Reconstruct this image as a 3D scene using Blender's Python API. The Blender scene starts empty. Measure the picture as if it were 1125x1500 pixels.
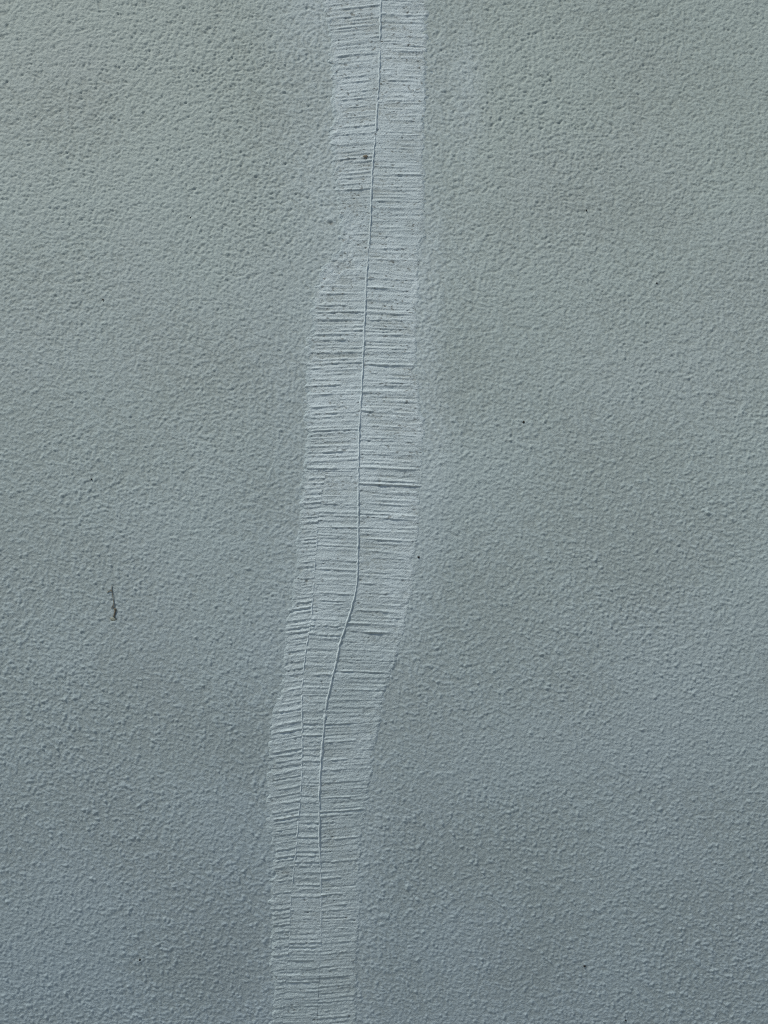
import bpy, math
import numpy as np

scene = bpy.context.scene
PX = 0.0004            # metres of wall per photo pixel: the view is 45 x 60 cm of wall
ZC = 1.5               # height of the middle of the view above the ground

# ------------------------------------------------------------------ camera
cam_d = bpy.data.cameras.new('camera')
cam_d.sensor_fit = 'VERTICAL'
cam_d.sensor_height = 36.0
cam_d.lens = 26.0
cam_d.clip_start = 0.01
cam_d.clip_end = 500.0
DIST = 0.3 * 26.0 / 18.0
cam = bpy.data.objects.new('camera', cam_d)
cam.location = (0.0, -DIST, ZC)
cam.rotation_euler = (math.radians(90), 0, 0)
scene.collection.objects.link(cam)
scene.camera = cam

# ------------------------------------------------------------------ sky and sun
sd = np.array([-0.42, -0.29, 0.86]); sd /= np.linalg.norm(sd)      # towards the sun: above, a little to the left
elev = math.asin(sd[2]); rot = math.atan2(sd[0], sd[1])
world = bpy.data.worlds.new('World'); scene.world = world
world.use_nodes = True
wn = world.node_tree; wn.nodes.clear()
sky = wn.nodes.new('ShaderNodeTexSky'); sky.sky_type = 'NISHITA'; sky.sun_disc = False
sky.sun_elevation = elev; sky.sun_rotation = rot
sky.air_density = 1.0; sky.dust_density = 0.8; sky.ozone_density = 1.0
bg = wn.nodes.new('ShaderNodeBackground'); bg.inputs[1].default_value = 0.052
wo = wn.nodes.new('ShaderNodeOutputWorld')
wn.links.new(sky.outputs[0], bg.inputs[0]); wn.links.new(bg.outputs[0], wo.inputs[0])
sun_d = bpy.data.lights.new('sun', 'SUN'); sun_d.energy = 2.4; sun_d.angle = math.radians(11)
sun_d.color = (1.0, 0.93, 0.79)
sun = bpy.data.objects.new('sun', sun_d)
import mathutils
sun.rotation_euler = mathutils.Vector((-sd[0], -sd[1], -sd[2])).to_track_quat('-Z', 'Y').to_euler()
sun.location = (-2, -3, 6)
scene.collection.objects.link(sun)
scene.view_settings.view_transform = 'Standard'
scene.view_settings.look = 'None'
scene.view_settings.gamma = 1.0
scene.view_settings.use_curve_mapping = False
scene.view_settings.exposure = 0.31
scene.cycles.pixel_filter_type = 'BLACKMAN_HARRIS'
scene.cycles.filter_width = 0.95
scene.cycles.use_denoising = False      # the denoiser wipes out the fine stipple

rng = np.random.default_rng(7)

# ------------------------------------------------------------------ helpers
def gauss_field(h, w, sy, sx, seed):
    """white noise blurred by a Gaussian (sigma in cells), unit standard deviation"""
    r = np.random.default_rng(seed)
    f = np.fft.rfft2(r.standard_normal((h, w)))
    ky = np.fft.fftfreq(h)[:, None]; kx = np.fft.rfftfreq(w)[None, :]
    f *= np.exp(-2 * (math.pi ** 2) * ((ky * sy) ** 2 + (kx * sx) ** 2))
    f[0, 0] = 0
    o = np.fft.irfft2(f, (h, w))
    return (o / o.std()).astype(np.float32)

def sample(F, r, c):
    """bilinear, wrapping"""
    h, w = F.shape
    r0 = np.floor(r).astype(np.int64); c0 = np.floor(c).astype(np.int64)
    fr = (r - r0).astype(np.float32); fc = (c - c0).astype(np.float32)
    r1 = (r0 + 1) % h; c1 = (c0 + 1) % w; r0 = r0 % h; c0 = c0 % w
    return (F[r0, c0] * (1 - fr) * (1 - fc) + F[r1, c0] * fr * (1 - fc)
            + F[r0, c1] * (1 - fr) * fc + F[r1, c1] * fr * fc)

def smooth(a, b, x):
    t = np.clip((x - a) / (b - a), 0, 1)
    return t * t * (3 - 2 * t)

def belly(z):
    """bulge of a few centimetres, added so the sunlight fades down the wall"""
    return 0.062 - 0.062 * np.exp(-((z - 1.39) ** 2) / (2 * 0.30 ** 2))

def to_wall(X, Y):
    """a spot measured on the photograph -> x and height on the wall with its added bulge"""
    z = ZC + (750 - Y) * PX
    for _ in range(12):
        k = 1 + belly(z) / DIST
        z = ZC + (750 - Y) * PX * k
    return (X - 562.5) * PX * k, z

def grid_faces(nr, nc, base=0):
    i = np.arange(nr - 1)[:, None] * nc + np.arange(nc - 1)[None, :] + base
    return np.stack([i, i + nc, i + nc + 1, i + 1], -1).reshape(-1, 4)

def quad_mesh(name, co, faces, mat, attrs=None, smooth_shade=True):
    me = bpy.data.meshes.new(name)
    nv, nf = len(co), len(faces)
    me.vertices.add(nv); me.vertices.foreach_set('co', np.ascontiguousarray(co, np.float32).ravel())
    me.loops.add(nf * 4); me.loops.foreach_set('vertex_index', np.ascontiguousarray(faces, np.int32).ravel())
    me.polygons.add(nf)
    me.polygons.foreach_set('loop_start', np.arange(0, nf * 4, 4, dtype=np.int32))
    me.polygons.foreach_set('use_smooth', np.full(nf, smooth_shade, dtype=bool))
    me.update(calc_edges=True)
    for k, v in (attrs or {}).items():
        a = me.attributes.new(k, 'FLOAT', 'POINT')
        a.data.foreach_set('value', np.ascontiguousarray(v, np.float32).ravel())
    me.materials.append(mat)
    return me

def link(name, me, parent=None):
    o = bpy.data.objects.new(name, me)
    scene.collection.objects.link(o)
    if parent: o.parent = parent
    return o

def tag(o, label, cat, group=None):
    o['label'] = label; o['category'] = cat
    if group: o['group'] = group

# ------------------------------------------------------------------ materials
def new_mat(name, rough):
    m = bpy.data.materials.new(name); m.use_nodes = True
    nt = m.node_tree; b = nt.nodes['Principled BSDF']
    b.inputs['Roughness'].default_value = rough
    b.inputs['Specular IOR Level'].default_value = 0.25
    return m, nt, b

def noise(nt, scale, detail=3.0, rough=0.5):
    tc = nt.nodes.new('ShaderNodeTexCoord')
    n = nt.nodes.new('ShaderNodeTexNoise')
    n.inputs['Scale'].default_value = scale; n.inputs['Detail'].default_value = detail
    n.inputs['Roughness'].default_value = rough
    nt.links.new(tc.outputs['Object'], n.inputs['Vector'])
    return n.outputs['Fac']

def remap(nt, sock, a, b, lo=0.0, hi=1.0):
    n = nt.nodes.new('ShaderNodeMapRange')
    n.inputs[1].default_value = a; n.inputs[2].default_value = b
    n.inputs[3].default_value = lo; n.inputs[4].default_value = hi
    nt.links.new(sock, n.inputs[0])
    return n.outputs[0]

def mix(nt, fac, a, b):
    n = nt.nodes.new('ShaderNodeMix'); n.data_type = 'RGBA'
    if hasattr(fac, 'default_value'): nt.links.new(fac, n.inputs[0])
    else: n.inputs[0].default_value = fac
    for s, k in ((a, 6), (b, 7)):
        if isinstance(s, tuple): n.inputs[k].default_value = (*s, 1)
        else: nt.links.new(s, n.inputs[k])
    return n.outputs[2]

def attr(nt, name):
    n = nt.nodes.new('ShaderNodeAttribute'); n.attribute_name = name
    return n.outputs['Fac']

def math_n(nt, op, a, b):
    n = nt.nodes.new('ShaderNodeMath'); n.operation = op
    for i, s in enumerate((a, b)):
        if hasattr(s, 'default_value'): nt.links.new(s, n.inputs[i])
        else: n.inputs[i].default_value = s
    return n.outputs[0]

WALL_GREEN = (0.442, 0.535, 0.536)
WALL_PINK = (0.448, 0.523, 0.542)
WALL_BLUE = (0.425, 0.545, 0.650)  # paint tone by the repair, and cooler light painted in lower down
WALL_TOUCH = (0.535, 0.645, 0.695)
FILLER = (0.615, 0.735, 0.800)
FILLER_GREY = (0.520, 0.630, 0.680)
DIRT = (0.38, 0.445, 0.45)

def wall_material():
    m, nt, b = new_mat('painted_render', 0.72)
    c = mix(nt, remap(nt, noise(nt, 9.0, 4.0, 0.55), 0.45, 0.62, 0.0, 0.4), WALL_GREEN, WALL_PINK)
    c = mix(nt, math_n(nt, 'MULTIPLY', attr(nt, 'blue_paint_and_light'), remap(nt, noise(nt, 16.0, 4.0, 0.6), 0.36, 0.62, 0.93, 1.0)), c, WALL_BLUE)
    c = mix(nt, math_n(nt, 'MULTIPLY', attr(nt, 'touch_up'), remap(nt, noise(nt, 12.0, 4.0, 0.6), 0.35, 0.62, 0.45, 1.0)), c, WALL_TOUCH)
    c = mix(nt, remap(nt, noise(nt, 70.0, 5.0, 0.65), 0.40, 0.70, 0.0, 0.10), c, (0.30, 0.34, 0.31))
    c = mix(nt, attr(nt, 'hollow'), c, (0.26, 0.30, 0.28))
    c = mix(nt, attr(nt, 'dark_marks'), c, (0.14, 0.155, 0.15))
    nt.links.new(c, b.inputs['Base Color'])
    bp = nt.nodes.new('ShaderNodeBump'); bp.inputs['Distance'].default_value = 0.001
    nt.links.new(noise(nt, 820.0, 3.0, 0.65), bp.inputs['Height'])
    nt.links.new(remap(nt, attr(nt, 'plain'), 0, 1, 0.42, 0.70), bp.inputs['Strength'])
    b2 = nt.nodes.new('ShaderNodeBump'); b2.inputs['Distance'].default_value = 0.0016     # the stipple beyond the modelled part
    nt.links.new(noise(nt, 500.0, 3.0, 0.6), b2.inputs['Height'])
    nt.links.new(math_n(nt, 'MULTIPLY', attr(nt, 'plain'), 1.0), b2.inputs['Strength'])
    nt.links.new(b2.outputs[0], bp.inputs['Normal'])
    nt.links.new(bp.outputs[0], b.inputs['Normal'])
    return m

def filler_material():
    m, nt, b = new_mat('painted_filler', 0.62)
    c = mix(nt, remap(nt, noise(nt, 30.0, 4.0, 0.6), 0.40, 0.66), FILLER, FILLER_GREY)
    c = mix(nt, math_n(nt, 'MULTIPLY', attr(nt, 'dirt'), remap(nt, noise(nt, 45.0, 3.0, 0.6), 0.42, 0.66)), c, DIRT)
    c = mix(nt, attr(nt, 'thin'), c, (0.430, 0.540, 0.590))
    c = mix(nt, attr(nt, 'dark_marks'), c, (0.14, 0.155, 0.15))
    nt.links.new(c, b.inputs['Base Color'])
    bp = nt.nodes.new('ShaderNodeBump'); bp.inputs['Distance'].default_value = 0.0006
    bp.inputs['Strength'].default_value = 0.75
    nt.links.new(noise(nt, 1250.0, 3.0, 0.65), bp.inputs['Height'])
    nt.links.new(bp.outputs[0], b.inputs['Normal'])
    return m

def plain_material(name, col, rough=0.8, var=0.25, scale=900.0):
    m, nt, b = new_mat(name, rough)
    c2 = tuple(x * (1 - var) for x in col)
    nt.links.new(mix(nt, noise(nt, scale, 3.0), col, c2), b.inputs['Base Color'])
    return m

M_WALL = wall_material(); M_FILL = filler_material()

# ------------------------------------------------------------------ outlines of the repair, in photo pixels (rows, columns)
EDGE_L = [(-60, 470), (0, 472), (10, 475), (40, 480), (80, 485), (120, 489), (160, 489), (200, 487), (235, 491), (280, 493),
          (320, 495), (345, 500), (358, 499), (375, 489), (390, 475), (410, 465), (430, 462), (445, 458), (480, 456), (530, 452),
          (580, 448), (620, 449), (660, 447), (690, 445), (720, 443), (750, 440), (780, 437), (830, 437), (850, 433), (870, 430),
          (900, 425), (915, 418), (960, 416), (980, 415), (1000, 411), (1030, 409), (1045, 401), (1060, 397), (1120, 395),
          (1150, 393), (1215, 393), (1230, 398), (1260, 400), (1300, 398), (1430, 398), (1460, 400), (1500, 398), (1560, 397)]
EDGE_R = [(-60, 626), (0, 625), (100, 624), (200, 621), (320, 622), (345, 621), (365, 614), (420, 613), (480, 610), (540, 609),
          (560, 613), (600, 617), (620, 622), (680, 621), (710, 619), (745, 616), (780, 612), (810, 610), (830, 608), (870, 605),
          (880, 602), (925, 592), (960, 583), (985, 575), (1020, 562), (1050, 556), (1100, 550), (1140, 543), (1180, 537),
          (1220, 530), (1260, 528), (1290, 525), (1320, 530), (1345, 526), (1380, 522), (1460, 522), (1500, 523), (1560, 522)]
SEAM_1 = [(-60, 559), (0, 557.5), (40, 557), (85, 556), (120, 555), (160, 552), (190, 551), (205, 549), (240, 546), (280, 544),
          (320, 543), (350, 541), (400, 537), (450, 535), (500, 533), (550, 531), (600, 528), (620, 526.5), (700, 525), (760, 525),
          (820, 524), (855, 523), (870, 520), (890, 515), (920, 505), (945, 497), (980, 490), (1000, 485), (1030, 478), (1050, 476),
          (1080, 473), (1115, 470), (1155, 468), (1240, 468), (1280, 470), (1380, 470), (1440, 467), (1500, 464), (1560, 462)]
SEAM_2 = [(690, 478), (720, 472), (770, 464.5), (800, 464), (830, 461), (870, 459), (890, 457), (910, 456), (930, 452), (960, 447),
          (990, 444), (1020, 442), (1060, 443), (1100, 443), (1140, 442), (1180, 439), (1220, 436), (1270, 431), (1310, 427),
          (1340, 425), (1380, 424), (1420, 420), (1460, 416), (1500, 414), (1560, 412)]

def line(tab, y, wob=0.0, seed=0):
    a = np.array(tab, float)
    v = np.interp(y, a[:, 0], a[:, 1])
    if wob:
        r = np.random.default_rng(seed); n = 420
        k = r.standard_normal(n); ys = np.linspace(-60, 1560, n)
        v = v + wob * np.interp(y, ys, k)
    return v

# ------------------------------------------------------------------ the rendered wall
def axis(half, step, reach, n_out):
    inner = np.arange(-half, half + step / 2, step)
    t = np.linspace(0, 1, n_out + 1)[1:]
    out = half + step * n_out * t + (reach - half - step * n_out) * t ** 4
    return np.concatenate([-out[::-1], inner, out])

STEP = 0.00057
ax = axis(0.450 / 2 * 1.075, STEP, 2.2, 34)
az = axis(0.600 / 2 * 1.085, STEP, 1.36, 34) + ZC
az = np.concatenate([[-0.06], az[az > 0.02]])
GX, GZ = np.meshgrid(ax, az[::-1])                # rows run downwards like the photo
K = 1 + belly(GZ) / DIST
FX = GX / (PX * K) + 562.5; FY = 750 - (GZ - ZC) / (PX * K)   # the same in photo pixels

def wall_relief(X, Y):
    """stippled coat of the wall, metres proud of the wall plane"""
    H, W = 1800, 1400
    inside = smooth(-110, -20, X) * smooth(1235, 1145, X) * smooth(-110, -20, Y) * smooth(1610, 1520, Y)
    r, c = Y + 150, X + 137
    coarse = sample(gauss_field(H, W, 1.5, 1.6, 11), r, c)
    mid = sample(gauss_field(H, W, 0.98, 1.05, 12), r, c)
    fine = sample(gauss_field(H, W, 0.8, 0.85, 13), r, c)
    big = sample(gauss_field(H, W, 4.0, 4.4, 14), r, c)
    dens = sample(gauss_field(H, W, 38, 42, 15), r, c)
    # upper left corner is the thickest, softest stipple; it gets finer downwards
    k = np.clip(smooth(420, -60, X * 0.9 + Y * 0.8) + 0.35 * smooth(500, 0, Y) * smooth(560, 1125, X), 0, 1)
    g = 0.5 * k * coarse * 1.15 + (1 - 0.5 * k) * mid + (0.36 + 0.18 * smooth(600, 1200, Y)) * fine
    skew = 0.20 * smooth(300, 1250, Y) - 0.12 * smooth(700, 50, Y)       # pits above, beads below
    h = g + skew * (g * g - 1) + 0.12 * big
    h = h * (1 + 0.07 * dens)
    und = sample(gauss_field(H, W, 45, 60, 16), r, c)
    return inside * (h * 0.000118 * (1 + 0.18 * smooth(800, 200, Y) - 0.14 * smooth(800, 1300, Y)) + und * 0.00008), inside

REL, INS = wall_relief(FX, FY)
Lw = line(EDGE_L, FY); Rw = line(EDGE_R, FY)
under = smooth(3, 9, FX - Lw) * smooth(3, 9, Rw - FX) * smooth(-418, -400, FY) * smooth(1918, 1900, FY)
REL = REL * (1 - under) - under * 0.00045
for (px, py, rad, amp) in ((167, 1223, 4.0, 0.00022), (485, 321, 4.5, 0.0003), (412, 880, 3.5, 0.0003), (737, 567, 4, 0.00025),
                           (690, 744, 5, 0.00018), (533, 1355, 4, 0.00025), (528, 1195, 3.5, 0.00025), (1110, 48, 6, 0.0002),
                           (160, 119, 5, -0.0002), (108, 189, 3.5, -0.00022), (485, 327, 3.5, -0.0005)):
    d2 = ((FX - px) / 1.4) ** 2 + (FY - py) ** 2
    REL = REL + amp * np.exp(-d2 / (2 * (rad * 0.6) ** 2))
GY = belly(GZ) - REL
# newer bluish paint feathered out on both sides of the repair; blue deepening downwards is cooler light painted in
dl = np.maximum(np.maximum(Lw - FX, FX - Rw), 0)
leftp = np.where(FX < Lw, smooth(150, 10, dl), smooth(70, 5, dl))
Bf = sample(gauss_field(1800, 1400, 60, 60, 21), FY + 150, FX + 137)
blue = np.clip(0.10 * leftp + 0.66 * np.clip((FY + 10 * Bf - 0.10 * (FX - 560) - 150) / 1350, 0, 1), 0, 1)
tl = np.where(FX < Lw, smooth(130, 15, dl) * smooth(420, 250, FY) + 0.35 * smooth(60, 8, dl), 0.75 * smooth(55, 8, dl) + 0.75 * np.exp(-((FX - 682) / 24) ** 2) * smooth(520, 200, FY))
touch = np.clip(tl * (0.8 + 0.25 * Bf), 0, 1) * smooth(-450, -150, FY) * smooth(1950, 1650, FY)
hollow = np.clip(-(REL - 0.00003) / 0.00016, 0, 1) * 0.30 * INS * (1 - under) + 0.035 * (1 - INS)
dark_marks = 0.9 * np.exp(-(((FX - 485) / 3.0) ** 2 + ((FY - 328) / 2.2) ** 2))  # dark colour in the pit under the lump, then along a dent
dark_marks += 0.25 * np.exp(-(((FX - 160) / 9.0) ** 2 + ((FY - 120) / 1.6) ** 2))
# thickness: the last ring of the sheet folds back 20 cm
nr, nc = GX.shape
co = np.stack([GX, GY, GZ], -1)
pad = np.pad(co, ((1, 1), (1, 1), (0, 0)), mode='edge')
for sl in ((0, slice(None)), (-1, slice(None)), (slice(None), 0), (slice(None), -1)):
    pad[sl][..., 1] += 0.2
def padk(a): return np.pad(a, 1, mode='edge')
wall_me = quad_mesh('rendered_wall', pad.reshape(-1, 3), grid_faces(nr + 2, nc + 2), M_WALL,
                    {'blue_paint_and_light': padk(blue), 'touch_up': padk(touch), 'hollow': padk(hollow), 'dark_marks': padk(np.clip(dark_marks, 0, 1)), 'plain': padk(1 - INS)})
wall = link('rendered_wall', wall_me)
tag(wall, 'grey painted exterior wall with stippled render and a vertical strip of ribbed filler', 'wall')

# ------------------------------------------------------------------ ground in front of the wall
gr = 60.0
n = 41
t = np.linspace(-1, 1, n); t = np.sign(t) * np.abs(t) ** 2
U, V = np.meshgrid(t * gr, t * gr)
g_me = quad_mesh('ground', np.stack([U, V, np.full_like(U, 0.0)], -1).reshape(-1, 3), grid_faces(n, n)[:, ::-1],
                 plain_material('concrete_paving', (0.27, 0.27, 0.25), 0.9, 0.3, 6.0))
ground = link('ground', g_me); ground['kind'] = 'structure'

# ------------------------------------------------------------------ the filler strip: three combed bands and two seams
strip = bpy.data.objects.new('filler_strip', None); scene.collection.objects.link(strip); strip.parent = wall
strip['label'] = 'paler ribbed strip of crack filler running down the wall'

OY, OX = 80, 340
RB1 = gauss_field(3600, 512, 1.9, 20, 31)       # half a pixel per row
RB2 = gauss_field(3600, 512, 3.6, 34, 32)
GRN = gauss_field(3600, 768, 2.0, 2.0, 33)      # half a pixel per cell
GRC = gauss_field(3600, 768, 4.0, 4.5, 34)
PATCH = gauss_field(3600, 512, 50, 16, 35)
pits = np.zeros((3600, 768), np.float32)
pr = np.random.default_rng(36)
yy, xx = np.mgrid[-6:7, -6:7]
for _ in range(13000):
    r, c = pr.integers(7, 3592), pr.integers(7, 760)
    s = 0.95 + 1.3 * pr.random() ** 3; a = pr.exponential(0.55)
    pits[r - 6:r + 7, c - 6:c + 7] += a * np.exp(-((xx / (s * pr.uniform(0.9, 1.6))) ** 2 + (yy / s) ** 2) / 2)
pits = np.minimum(pits, 1.6)

# ridges that stand out in the photo: row where they meet the seam, strength, start and end as a share of the band
RIGHT = [(4, .8, 0, .9), (20, 1.3, 0, 1), (27, .6, .3, 1), (57, .7, .5, 1), (70, .5, 0, 1), (84, .6, 0, 1), (117, 1.3, 0, .85),
         (140, .7, .05, .7), (146, .6, .3, 1), (162, .5, 0, 1), (175, .6, .1, .8), (197, .9, .5, 1), (216, .9, .2, 1), (236, .7, 0, .8), (254, .9, .4, 1),
         (273, .7, .3, 1), (294, 1, .1, 1), (313, .6, .4, 1), (323, .6, 0, .5), (338, .9, 0, .6), (345, .6, .1, .7), (363, .7, .2, 1), (380, .8, 0, .7), (400, .7, 0, 1),
         (408, 1, 0, .9), (421, 1.3, 0, .6), (440, .6, .2, 1), (456, .9, .1, 1), (468, 1.3, .1, 1), (484, 1.4, 0, .5), (489, .8, .3, .9), (514, .9, .1, 1), (533, 1.4, 0, 1),
         (546, 1, .1, .9), (560, .6, 0, .7), (580, .6, .2, .8), (601, 1.4, 0, .5), (623, .9, 0, .7), (636, .8, .6, 1), (644, .9, 0, 1), (660, .6, .2, 1), (674, .8, .6, 1), (685, 1, 0, 1),
         (697, .9, .5, 1), (708, 2.0, 0, 1), (724, .8, 0, .4), (736, .6, .1, .6), (746, .6, .1, .7), (758, 1, 0, 1), (772, 1.5, 0, 1), (789, 1.6, 0, 1), (795, .8, .3, .9), (807, 1, .1, .6), (816, .7, .3, .9), (837, 1, .1, 1),
         (845, 1.1, .3, 1), (854, 1.2, 0, .6), (867, 1.2, .1, .6), (884, .6, .1, .8), (893, .9, .1, .7), (923, 2.2, .05, .75), (942, .7, .1, .8), (951, .6, 0, .8), (965, .7, .1, .9), (982, 2.2, 0, .85), (1012, .7, 0, .9),
         (1035, .8, .1, .9), (1060, .8, 0, .8), (1087, 1.6, 0, 1), (1104, .7, .1, .8), (1114, 1, 0, 1), (1129, 1, 0, 1), (1147, 1.1, .1, 1), (1158, .7, 0, 1), (1169, 1, .2, 1),
         (1189, 1.2, 0, 1), (1196, .9, 0, 1), (1205, 1.1, 0, .4), (1214, .8, .2, 1), (1230, .9, .1, .9), (1240, .7, .1, .7), (1263, 1.3, 0, 1), (1270, .7, 0, .5), (1287, 1.1, 0, .5), (1293, .8, 0, .5), (1310, 1.6, 0, .6),
         (1327, 1.5, 0, .6), (1334, .8, 0, .5), (1344, 1, 0, 1), (1349, 1, 0, .9), (1361, .7, 0, .8), (1393, .8, 0, .9), (1403, .8, .1, .7), (1420, .7, .1, 1), (1432, 1, 0, .8), (1440, 1, 0, .9), (1455, .8, 0, .9), (1468, .9, 0, .9), (1480, .8, 0, .8), (1492, 1, 0, 1)]
LEFT = [(7, 1.2, .1, 1), (20, .8, 0, .8), (25, 1.1, .3, 1), (36, .9, 0, .9), (47, 1, .2, 1), (53, 1.2, .6, 1), (66, .8, .1, .9), (77, 1.5, 0, 1), (87, 1.1, 0, 1), (96, .9, .1, 1),
        (109, 1.1, 0, .7), (116, 1, .1, .8), (131, .9, .2, 1), (137, 1.1, 0, 1), (142, 1, .1, 1), (153, 1.3, .2, .8), (162, .7, 0, 1), (172, .7, .1, 1), (183, 1.3, 0, 1), (193, 1.2, 0, 1), (205, .6, .1, .8), (219, 1.2, 0, 1),
        (230, 1.6, 0, 1), (236, 1.2, 0, 1), (246, .9, .1, 1), (258, 1.2, 0, 1), (268, .9, 0, .7), (276, 1.2, 0, 1), (290, .5, 0, 1), (447, 1.8, 0, .65), (457, 1.5, 0, 1), (462, 1.1, 0, 1), (468, .8, .2, 1),
        (477, 1.2, 0, 1), (483, 1, .6, 1), (489, .8, 0, .6), (497, 1.5, .1, .65), (508, .9, 0, 1), (515, 1.3, .1, 1), (524, 1, 0, .7), (531, 1.5, 0, 1), (537, 1.6, 0, .7), (546, .8, .1, .8), (554, .9, 0, .6), (562, 1.7, 0, .6), (567, .9, .6, 1),
        (575, 1.4, 0, .7), (584, 1, .7, 1), (593, 1.3, 0, 1), (603, 1.6, 0, 1), (609, 1.3, 0, 1), (616, .8, .1, .9), (628, 1.6, 0, 1), (633, 1.1, 0, .9), (644, 1.2, 0, 1), (652, .9, 0, .8), (660, 1.6, 0, .9), (667, .8, 0, 1), (673, 1.3, 0, 1), (684, 1.5, 0, .4), (686, 1.2, .4, 1)]
LEFT_LOW = [(692, 1.3, 0, .8), (700, 1.6, 0, 1), (707, 1.1, 0, 1), (714, .8, 0, 1), (722, 1.3, 0, 1), (729, 1.2, 0, .9), (735, 1.4, 0, 1), (742, 1.3, 0, 1), (750, 1.4, 0, 1), (757, 1.4, 0, 1), (765, .9, 0, 1), (789, 1.4, .1, 1), (794, 1.1, 0, 1),
            (812, .8, .2, 1), (822, 1.3, 0, 1), (829, 1.5, .1, 1), (846, .9, 0, 1), (858, .9, .2, 1), (868, 1.3, .2, 1), (880, 1.6, .1, 1), (888, 1.6, 0, 1), (894, 1.2, .2, 1), (905, 1.2, 0, 1), (911, 1.2, .2, 1), (917, 2, 0, 1)]
MID = [(698, .9, 0, 1), (739, 1.6, .1, .9), (757, .9, 0, 1), (772, .9, .4, 1), (789, .8, 0, .9), (800, .7, 0, 1), (822, .8, .1, 1), (836, 1.1, .1, 1), (842, .7, 0, .8), (857, .7, 0, 1), (870, 1, .1, 1), (881, 1.5, .1, 1), (892, 1.4, 0, 1), (909, 1.2, 0, 1), (917, 2.2, 0, .9),
       (921, 1, 0, 1), (930, 1.5, 0, 1), (936, 1, .1, .9), (952, .8, 0, .8), (963, .8, .2, 1), (975, .7, 0, .7), (988, 1.5, .4, 1), (1007, 1.4, .1, .95), (1018, .7, 0, 1), (1033, .9, 0, .6), (1040, 1, .2, 1), (1053, .9, 0, 1), (1060, 1.5, 0, 1), (1068, .9, 0, .7), (1077, 1.1, 0, 1), (1086, 1.6, .2, .9), (1098, .8, 0, 1), (1106, .9, .1, .9), (1114, 1.7, 0, 1),
       (1140, .8, 0, 1), (1150, .9, 0, 1), (1166, .8, 0, .9), (1175, 1.2, 0, 1), (1188, .8, 0, 1), (1205, 1.6, 0, 1), (1213, 1.5, 0, 1), (1226, .9, 0, 1), (1235, .9, .1, 1), (1247, 1, 0, .9), (1253, 1.6, 0, 1), (1262, 1.5, 0, 1), (1268, 1, 0, 1), (1285, .9, 0, 1), (1296, 1.3, 0, 1), (1302, 1, 0, .9), (1313, 1.5, 0, 1), (1333, .8, 0, 1), (1345, .9, 0, 1),
       (1367, 1, .1, .8), (1374, 1, 0, .9), (1380, 1.3, 0, 1), (1386, 1, 0, 1), (1393, 1.4, 0, 1), (1405, .8, 0, .8), (1418, 1, 0, 1), (1427, .8, 0, .9), (1437, 1.6, 0, 1), (1446, .8, 0, 1), (1460, 1, 0, 1), (1472, .9, 0, 1), (1484, .9, 0, 1)]

SLOPE_R = [(-60, .035), (300, .02), (450, .045), (560, .03), (700, .04), (860, .045), (930, .06), (985, .035), (1030, 0), (1080, -.06),
           (1200, -.075), (1330, -.07), (1450, -.09), (1560, -.09)]
SLOPE_L = [(-60, -.125), (60, -.105), (160, -.10), (230, -.085), (300, -.05), (380, 0), (440, .0), (520, -.035), (600, -.045),
           (700, -.03), (720, -.06), (830, -.10), (900, -.15), (960, -.15), (1060, -.17), (1150, -.18), (1260, -.16), (1400, -.13), (1560, -.15)]
SLOPE_M = [(680, .03), (800, .035), (930, .04), (1000, .01), (1100, .02), (1250, .01), (1340, .0), (1450, -.03), (1560, -.05)]

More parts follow.
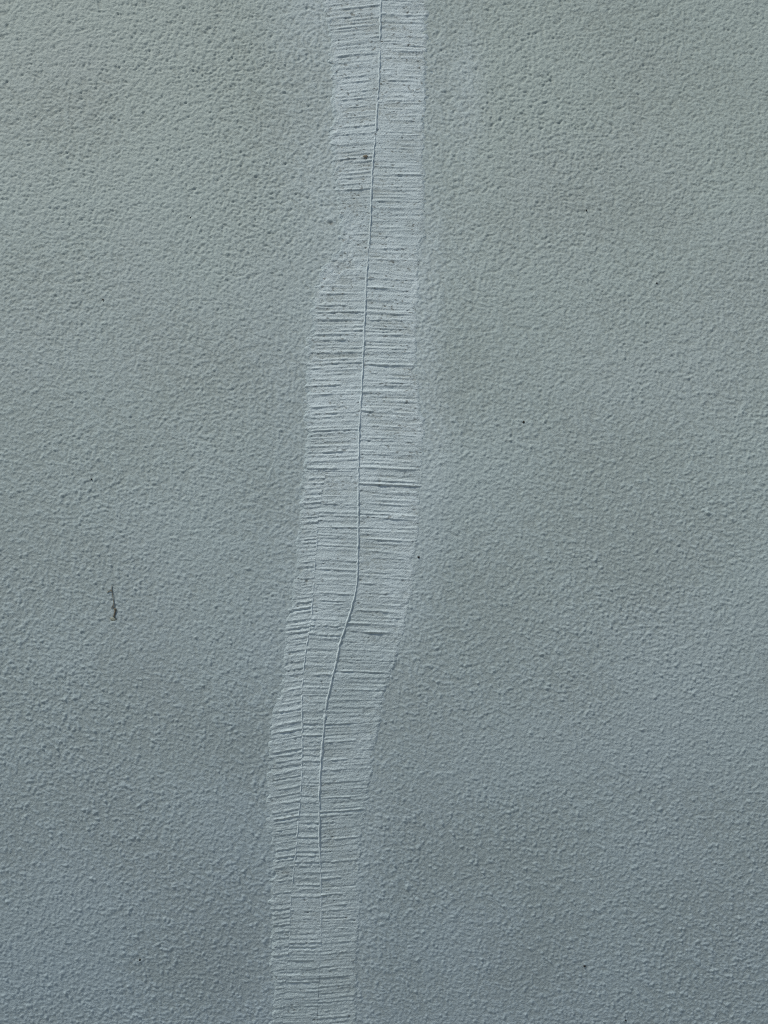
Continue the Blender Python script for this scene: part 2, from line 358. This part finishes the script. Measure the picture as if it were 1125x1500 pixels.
def band(name, y0, y1, lo, hi, slope_tab, seam_side, strong, n_rand, seed, out_lo, out_hi, lift, dx=1.15, dy=0.64, label=None, gain=1.0):
    """one combed pull of filler between two borders; out_* = pixels the sheet runs on under the wall coat, where it is a free edge"""
    r = np.random.default_rng(seed)
    ys = np.arange(y0, y1 + dy / 2, dy); ys[-1] = y1
    if y0 < 0: ys = np.concatenate([np.arange(-420, y0 - 1, 2.0), ys])      # the strip runs on above and below the view
    if y1 > 1500: ys = np.concatenate([ys, np.arange(y1 + 2, 1920, 2.0)])
    L = line(lo, ys, 0.9 if out_lo else 0.0, seed + 1); R = line(hi, ys, 0.8 if out_hi else 0.0, seed + 2)
    a, b = L - out_lo, R + out_hi
    ncol = int((b - a).mean() / dx) + 2
    t = np.linspace(0, 1, ncol)
    X = a[:, None] + (b - a)[:, None] * t[None, :]
    Y = np.repeat(ys[:, None], ncol, 1)
    xs = (R if seam_side == 'hi' else L)[:, None]
    slope = line(slope_tab, ys)[:, None]
    Yw = Y - slope * (X - xs)                       # row where this pull of the comb meets the seam
    rr, cc = 2 * (Yw + OY), X - OX + seed % 97
    h = 0.55 * sample(RB1, rr, cc) + 0.35 * sample(RB2, rr, cc)
    h = h + 0.18 * np.maximum(h, 0) ** 2
    patch = sample(PATCH, 2 * (Y + OY), X - OX + 40)
    h *= 0.000098 * (1 + 0.25 * patch) * gain
    span = np.maximum(R - L, 8)[:, None]
    tt = (X - L[:, None]) / span                    # 0..1 from lo to hi
    ts = 1 - tt if seam_side == 'hi' else tt        # 0 at the seam
    tc = tt if seam_side == 'hi' else tt
    ev = [(y, s, p, q, 1) for (y, s, p, q) in strong]
    far_ys = ([] if y0 >= 0 else list(r.uniform(-420, y0, 45))) + ([] if y1 <= 1500 else list(r.uniform(y1, 1920, 45)))
    for y in np.concatenate([np.sort(r.uniform(y0, y1, n_rand)), far_ys]):
        p = max(0.0, r.uniform(-0.5, 0.6)); q = min(1.0, p + r.uniform(0.3, 1.1))
        ev.append((y, r.choice([1, 1, 1, -0.7]) * r.uniform(0.2, 0.85), p, q, 0))
    for (y, s, p, q, big) in ev:
        i0, i1 = np.searchsorted(ys, (y - 34, y + 34))
        if i1 <= i0: continue
        sl = slice(i0, i1)
        k = r.standard_normal(7); wob = np.interp(tc[sl], np.linspace(-0.1, 1.1, 7), k) * (0.42 if big else 0.35)
        k2 = np.clip(1 + 0.55 * r.standard_normal(15), 0.0, 2.2); am = np.interp(tc[sl], np.linspace(-0.1, 1.1, 15), k2)
        if out_lo: p = p + r.uniform(-0.1, 0.16)
        if out_hi: q = q - r.uniform(-0.08, 0.10)
        d = Yw[sl] - y - wob
        w_up = r.uniform(1.0, 1.9); w_dn = r.uniform(0.65, 1.05)   # the comb pushes a lip downwards: gentle above, steep below
        prof = np.where(d < 0, np.exp(-(d / w_up) ** 2 / 1.6), np.exp(-(d / w_dn) ** 2 / 1.6))
        prof = prof - 0.35 * np.exp(-((d - 2.6) / 1.5) ** 2)
        s = s * (1 + 0.25 * max(0, s - 1.2)); win = smooth(p - 0.06, p + 0.04, tc[sl]) * smooth(q + 0.06, q - 0.04, tc[sl])
        h[sl] += s * 0.000150 * am * prof * win * gain
    grain = sample(GRN, 2 * (Y + OY), 2 * (X - OX)); grc = sample(GRC, 2 * (Y + OY), 2 * (X - OX))
    pit = sample(pits, 2 * (Y + OY), 2 * (X - OX))
    # rough where the comb skipped (upper left end of the repair) and along the free edges
    free = np.zeros_like(X)
    if out_lo: free = np.maximum(free, smooth(14, 1, X - L[:, None]))
    if out_hi: free = np.maximum(free, smooth(16, 1, R[:, None] - X))
    if out_hi: free = np.maximum(free, 0.8 * smooth(48, 5, R[:, None] - X) * smooth(820, 900, Y) * smooth(1170, 1080, Y))
    rough = np.clip(free * 0.8 + (smooth(300, 330, Y) * smooth(440, 405, Y) * smooth(545, 500, X) if name == 'comb_band' and out_lo else 0), 0, 1)
    h = h * (1 - 0.65 * rough) + grain * 0.000040 * (1 + 0.5 * rough) + grc * 0.000036 * (0.6 + 2.6 * rough) - pit * 0.00018
    # thickness of the coat, feathered into the wall at the free edges
    edge = np.ones_like(X)
    jag = (1.0 if out_lo else 0.4) * (1.6 * sample(GRC, 2 * (Y + OY) + 900, 2 * (X - OX)) + 1.5 * sample(GRC, (Y + OY) * 0.6 + 300, (X - OX) * 0.6))
    if out_lo: edge = np.minimum(edge, smooth(-4.5, 3, X - L[:, None] + jag))
    if out_hi: edge = np.minimum(edge, smooth(-4, 3, R[:, None] - X + jag))
    h = lift * edge - 0.0004 * (1 - edge) + h * edge
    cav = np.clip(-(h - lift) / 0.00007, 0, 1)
    thin = 1 - edge
    if out_lo: thin = np.maximum(thin, smooth(7, 0, X - L[:, None] + 1.1 * jag) * 0.8)
    if out_hi: thin = np.maximum(thin, smooth(5, 0, R[:, None] - X + 2.5 * jag) * 0.6)
    if out_lo: thin = np.maximum(thin, 0.12 * smooth(315, 335, Y) * smooth(425, 395, Y) * smooth(530, 480, X + 6 * grc))
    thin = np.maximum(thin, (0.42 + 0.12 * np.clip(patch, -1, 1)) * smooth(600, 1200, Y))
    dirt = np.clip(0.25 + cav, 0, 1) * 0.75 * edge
    dark_marks = 0.75 * np.exp(-(((X - 574) / 4.5) ** 2 + ((Y - 383) / 1.8) ** 2)) + 0.35 * np.exp(-(((X - 528) / 14) ** 2 + ((Y - 408) / 4) ** 2)) * (grain > 0)
    dark_marks += 0.45 * np.exp(-((X - 534) / 5) ** 2 - ((Y - 231) / 3) ** 2) + 0.35 * np.exp(-((X - 508) / 20) ** 2) * np.exp(-((Y - 232.5 - 0.09 * (534 - X)) / 1.4) ** 2)
    dark_marks += 0.5 * np.exp(-(((X - 420) / 5) ** 2 + ((Y - 1278) / 3) ** 2)) + 0.35 * np.exp(-(((X - 445) / 3) ** 2 + ((Y - 780) / 2) ** 2))
    dark_marks += 0.52 * np.clip(pit - 0.25, 0, 1.2) * edge
    dark_marks += 0.75 * np.clip(sample(GRN, 2.6 * (Y + OY) + 1700, 1.7 * (X - OX) + 300) - 1.35, 0, 1) * (0.40 + 0.60 * smooth(1000, 450, Y)) * edge
    wx, wz = to_wall(X, Y)
    co = np.stack([wx, belly(wz) - h, wz], -1)
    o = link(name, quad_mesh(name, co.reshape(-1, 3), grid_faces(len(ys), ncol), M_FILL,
                             {'thin': thin, 'dirt': dirt, 'dark_marks': np.clip(dark_marks, 0, 1)}), strip)
    if label: o['label'] = label
    return o

SPLIT = 690
band('comb_band', -48, SPLIT, EDGE_L, SEAM_1, SLOPE_L, 'hi', LEFT, 70, 101, 9, 0, 0.00033,
     label='upper left band of the filler with ribs rising to the right')
band('comb_band', SPLIT, 1548, EDGE_L, SEAM_2, SLOPE_L, 'hi', LEFT_LOW + [(y + 0.0, s, p, 1) for y, s, p in
     [(924, 1.2, 0), (933, 1.1, .1), (941, 1.3, 0), (950, 1.1, .1), (958, 1, .2), (967, 1, 0), (978, 1.5, .1), (986, 1.2, .2), (996, .9, .1), (1007, 1.2, .3), (1016, 1.1, .2), (1027, 1, 0), (1037, 1.5, .1), (1046, 1.2, 0), (1056, 1.1, .1),
      (1067, 1.8, 0), (1078, 1.3, 0), (1088, 1.1, .2), (1095, 1.5, 0), (1101, 1.7, 0), (1110, 1.4, 0), (1118, 1.5, 0), (1127, 1.2, .1), (1135, 1.6, 0), (1142, 1.3, 0), (1150, 1.2, .1), (1160, 1.2, 0), (1172, 1.4, .1), (1184, 1.4, 0), (1194, 1.6, .1), (1201, 1, 0), (1212, 1.4, .2), (1219, 1.5, .1), (1230, 1.1, 0), (1241, 1.2, 0), (1251, 1.5, .1), (1257, 1.5, .1), (1267, 1.2, .3),
      (1281, 1.4, .2), (1288, 1.3, .2), (1305, 1.7, .1), (1322, 1.2, .1), (1329, 1.5, .1), (1336, 1.3, .1), (1342, 1.2, .1), (1352, 1.5, .1), (1362, 1.2, .1), (1371, 1.6, .1), (1384, 1, .2), (1397, .9, .1), (1408, 1, .2), (1418, 1.5, .1), (1427, 1, .1), (1437, 1.2, .3), (1445, 1.2, .2), (1454, 1.5, .1), (1462, 1.1, .1), (1475, 1, .1), (1488, 1.1, .1)]],
     40, 202, 9, 0, 0.00029, label='narrow lower left band of the filler with steep close ribs')
band('comb_band', SPLIT, 1548, SEAM_2, SEAM_1, SLOPE_M, 'hi', MID, 55, 303, 0, 0, 0.00027,
     label='middle band of the filler between the two seams')
band('comb_band', -48, 1548, SEAM_1, EDGE_R, SLOPE_R, 'lo', RIGHT, 240, 404, 0, 10, 0.00015, gain=1.12,
     label='right band of the filler along the whole strip')

def seam(name, tab, y0, y1, width, height, lift, seed, fade, gaps, label):
    """a thin bead of filler squeezed up where two pulls of the comb meet"""
    r = np.random.default_rng(seed)
    ys = np.arange(y0, y1, 0.8); m = 9
    u = np.linspace(-1, 1, m)
    cx = line(tab, ys, 0.28, seed) + 0.12 * np.interp(ys, np.linspace(y0, y1, len(ys) // 5), r.standard_normal(len(ys) // 5))
    n = len(ys)
    def rnd(k, s): return np.interp(ys, np.linspace(y0, y1, k), 1 + s * r.standard_normal(k))
    w = width * np.clip(rnd(n // 8, 0.20) , 0.5, 1.7); hh = np.clip(rnd(n // 6, 0.26), 0.2, 1.9)
    hh = hh * (1 - fade * smooth(y1 - 260, y1 - 20, ys))
    for (gy, gw) in gaps: hh = hh * (1 - 0.95 * np.exp(-((ys - gy) / gw) ** 4))
    X = cx[:, None] + w[:, None] * u[None, :]
    Y = np.repeat(ys[:, None], m, 1)
    prof = np.cos(u * math.pi / 2) ** 1.2
    h = lift - 0.00012 + (0.00012 + height * hh)[:, None] * prof[None, :]
    h += 0.000012 * sample(GRN, 2 * (Y + OY), 2 * (X - OX))
    wx, wz = to_wall(X, Y)
    co = np.stack([wx, belly(wz) - h, wz], -1)
    o = link(name, quad_mesh(name, co.reshape(-1, 3), grid_faces(n, m), M_FILL,
                             {'thin': np.zeros_like(X), 'dirt': np.zeros_like(X), 'dark_marks': np.zeros_like(X)}), strip)
    o['label'] = label
    return o

seam('seam_ridge', SEAM_1, -48, 1430, 2.0, 0.00054, 0.00018, 51, 0.9, [(66, 7), (197, 6), (370, 7), (148, 3), (1045, 3)],
     'main seam running down the middle of the filler')
seam('seam_ridge', SEAM_2, 775, 1475, 1.7, 0.00034, 0.00019, 52, 0.8, [(786, 5), (810, 6), (850, 5), (874, 4), (905, 5), (948, 3), (990, 4), (1016, 3), (1076, 3), (1126, 4), (1166, 3), (1200, 4), (1230, 4), (1265, 5), (1300, 8), (1352, 10), (1402, 9), (1440, 7)],
     'fine second seam in the lower half of the filler')

# ------------------------------------------------------------------ small things on the wall
def wall_at(px, py, proud=0.0):
    x, z = to_wall(px, py)
    return (float(x), float(belly(z)) - proud, float(z))

def lump_mesh(name, rx, ry, rz, seed, mat, n_lon=9, n_lat=6, rough=0.25):
    r = np.random.default_rng(seed)
    vs, fs = [], []
    for i in range(n_lat + 1):
        th = math.pi * i / n_lat
        for j in range(n_lon):
            ph = 2 * math.pi * j / n_lon
            k = 1 + rough * r.standard_normal() if 0 < i < n_lat else 1
            vs.append((rx * k * math.sin(th) * math.cos(ph), ry * k * math.sin(th) * math.sin(ph), rz * (k if 0 < i < n_lat else 1) * math.cos(th)))
    for i in range(n_lat):
        for j in range(n_lon):
            a, b = i * n_lon + j, i * n_lon + (j + 1) % n_lon
            fs.append((a, a + n_lon, b + n_lon, b))
    return quad_mesh(name, np.array(vs), np.array(fs), mat)

def tube_mesh(name, pts, rads, mat, m=6):
    P = np.array(pts, float); vs, fs = [], []
    for i in range(len(P)):
        d = P[min(i + 1, len(P) - 1)] - P[max(i - 1, 0)]; d /= np.linalg.norm(d)
        s = np.cross(d, (0, 1, 0.01)); s /= np.linalg.norm(s); q = np.cross(d, s)
        for j in range(m):
            a = 2 * math.pi * j / m
            vs.append(P[i] + rads[i] * (math.cos(a) * s + math.sin(a) * q))
    for i in range(len(P) - 1):
        for j in range(m):
            a, b = i * m + j, i * m + (j + 1) % m
            fs.append((a, b, b + m, a + m))
    return quad_mesh(name, np.array(vs), np.array(fs), mat)

M_BLACK = plain_material('black_grit', (0.03, 0.03, 0.03), 0.7)
M_BROWN = plain_material('brown_crumb', (0.28, 0.26, 0.21), 0.9)
M_WISP = plain_material('dried_dark_fibre', (0.23, 0.22, 0.18), 0.9)
M_BEIGE = plain_material('beige_residue', (0.38, 0.42, 0.37), 0.9)

G_SPECK = 'tiny dark specks stuck on the wall'
SPECKS = [(279, 319, .9, 'faint dark speck on the upper left wall, higher than the black one beside it'),
          (151, 439, 1.0, 'tiny black speck on the left wall, upper of the two above the dark wisp'),
          (134, 702, 1.0, 'tiny black speck on the left wall a little above the dark wisp'),
          (205, 1406, 1.35, 'black speck low on the left wall, far below the dark wisp'),
          (613, 816, 1.35, 'black speck touching the right edge of the ribbed filler strip'),
          (767, 618, 1.5, 'largest black speck on the bare wall right of the strip, at mid height'),
          (859, 308, .9, 'faint dark speck, topmost on the wall right of the filler strip'),
          (962, 415, 1.15, 'black speck in the upper right wall, farthest to the right'),
          (856, 1415, 1.3, 'black speck low on the right wall, a little above the bottom edge'),
          (916, 1494, 1.3, 'lowest black speck, at the bottom edge of the right wall')]
for i, (px, py, s, lab) in enumerate(SPECKS):
    me = lump_mesh('grit_speck', s * 1.15 * PX, 0.9 * PX, s * PX, 600 + i, M_BLACK)
    o = link('grit_speck', me); o.location = wall_at(px, py, 0.00012 if px != 613 else 0.0003)
    o.rotation_euler = (0, 0.7 * i, 0)
    tag(o, lab, 'speck', G_SPECK)

crumb = link('brown_crumb', lump_mesh('brown_crumb', 2.9 * PX, 0.6 * PX, 2.5 * PX, 640, M_BROWN, 11, 8, 0.3))
crumb.location = wall_at(535, 230, 0.0006)
tag(crumb, 'small brown crumb caught in the ribs near the top of the filler strip', 'crumb')

wisp = bpy.data.objects.new('dried_wisp', None); scene.collection.objects.link(wisp)
wisp.location = wall_at(166, 885, 0.0)
tag(wisp, 'dark dried wisp with a thin forked thread stuck on the left wall', 'debris')
base = np.array(wisp.location)
def wp(px, py, proud): return np.array(wall_at(px, py, proud)) - base
link('thread', tube_mesh('thread', [wp(164.2, 857, .0002), wp(164, 864, .0004), wp(165, 870, .0005), wp(166.3, 878, .0004), wp(167.2, 884, .0003), wp(166.4, 890, .0003), wp(168.5, 894, .0003)],
                         np.array([.3, .6, .42, .48, .6, .5, .6]) * PX, M_WISP), wisp)
link('thread', tube_mesh('thread', [wp(163.8, 864.3, .0004), wp(161.5, 865.4, .0004), wp(159, 866.6, .0003), wp(156.5, 868, .0002)], np.array([.5, .5, .7, .3]) * PX, M_WISP), wisp)
link('thread', tube_mesh('thread', [wp(165.3, 887, .0003), wp(164, 889, .0003), wp(163.2, 892, .0002)], np.array([.5, .4, .25]) * PX, M_WISP), wisp)
b1 = link('husk', lump_mesh('husk', 1.3 * PX, 0.9 * PX, 5.2 * PX, 650, M_WISP, 10, 9, 0.2), wisp)
b1.location = wp(168.3, 898.5, .0004); b1.rotation_euler = (0, 0.18, 0)
b2 = link('husk', lump_mesh('husk', 1.5 * PX, 1.2 * PX, 2.4 * PX, 651, M_WISP, 10, 7, 0.25), wisp)
b2.location = wp(169.2, 893, .0003)
res = link('residue', lump_mesh('residue', 4.2 * PX, 0.34 * PX, 2.8 * PX, 652, M_BEIGE, 14, 8, 0.35), wisp)
res.location = wp(166.5, 907, -.00001)
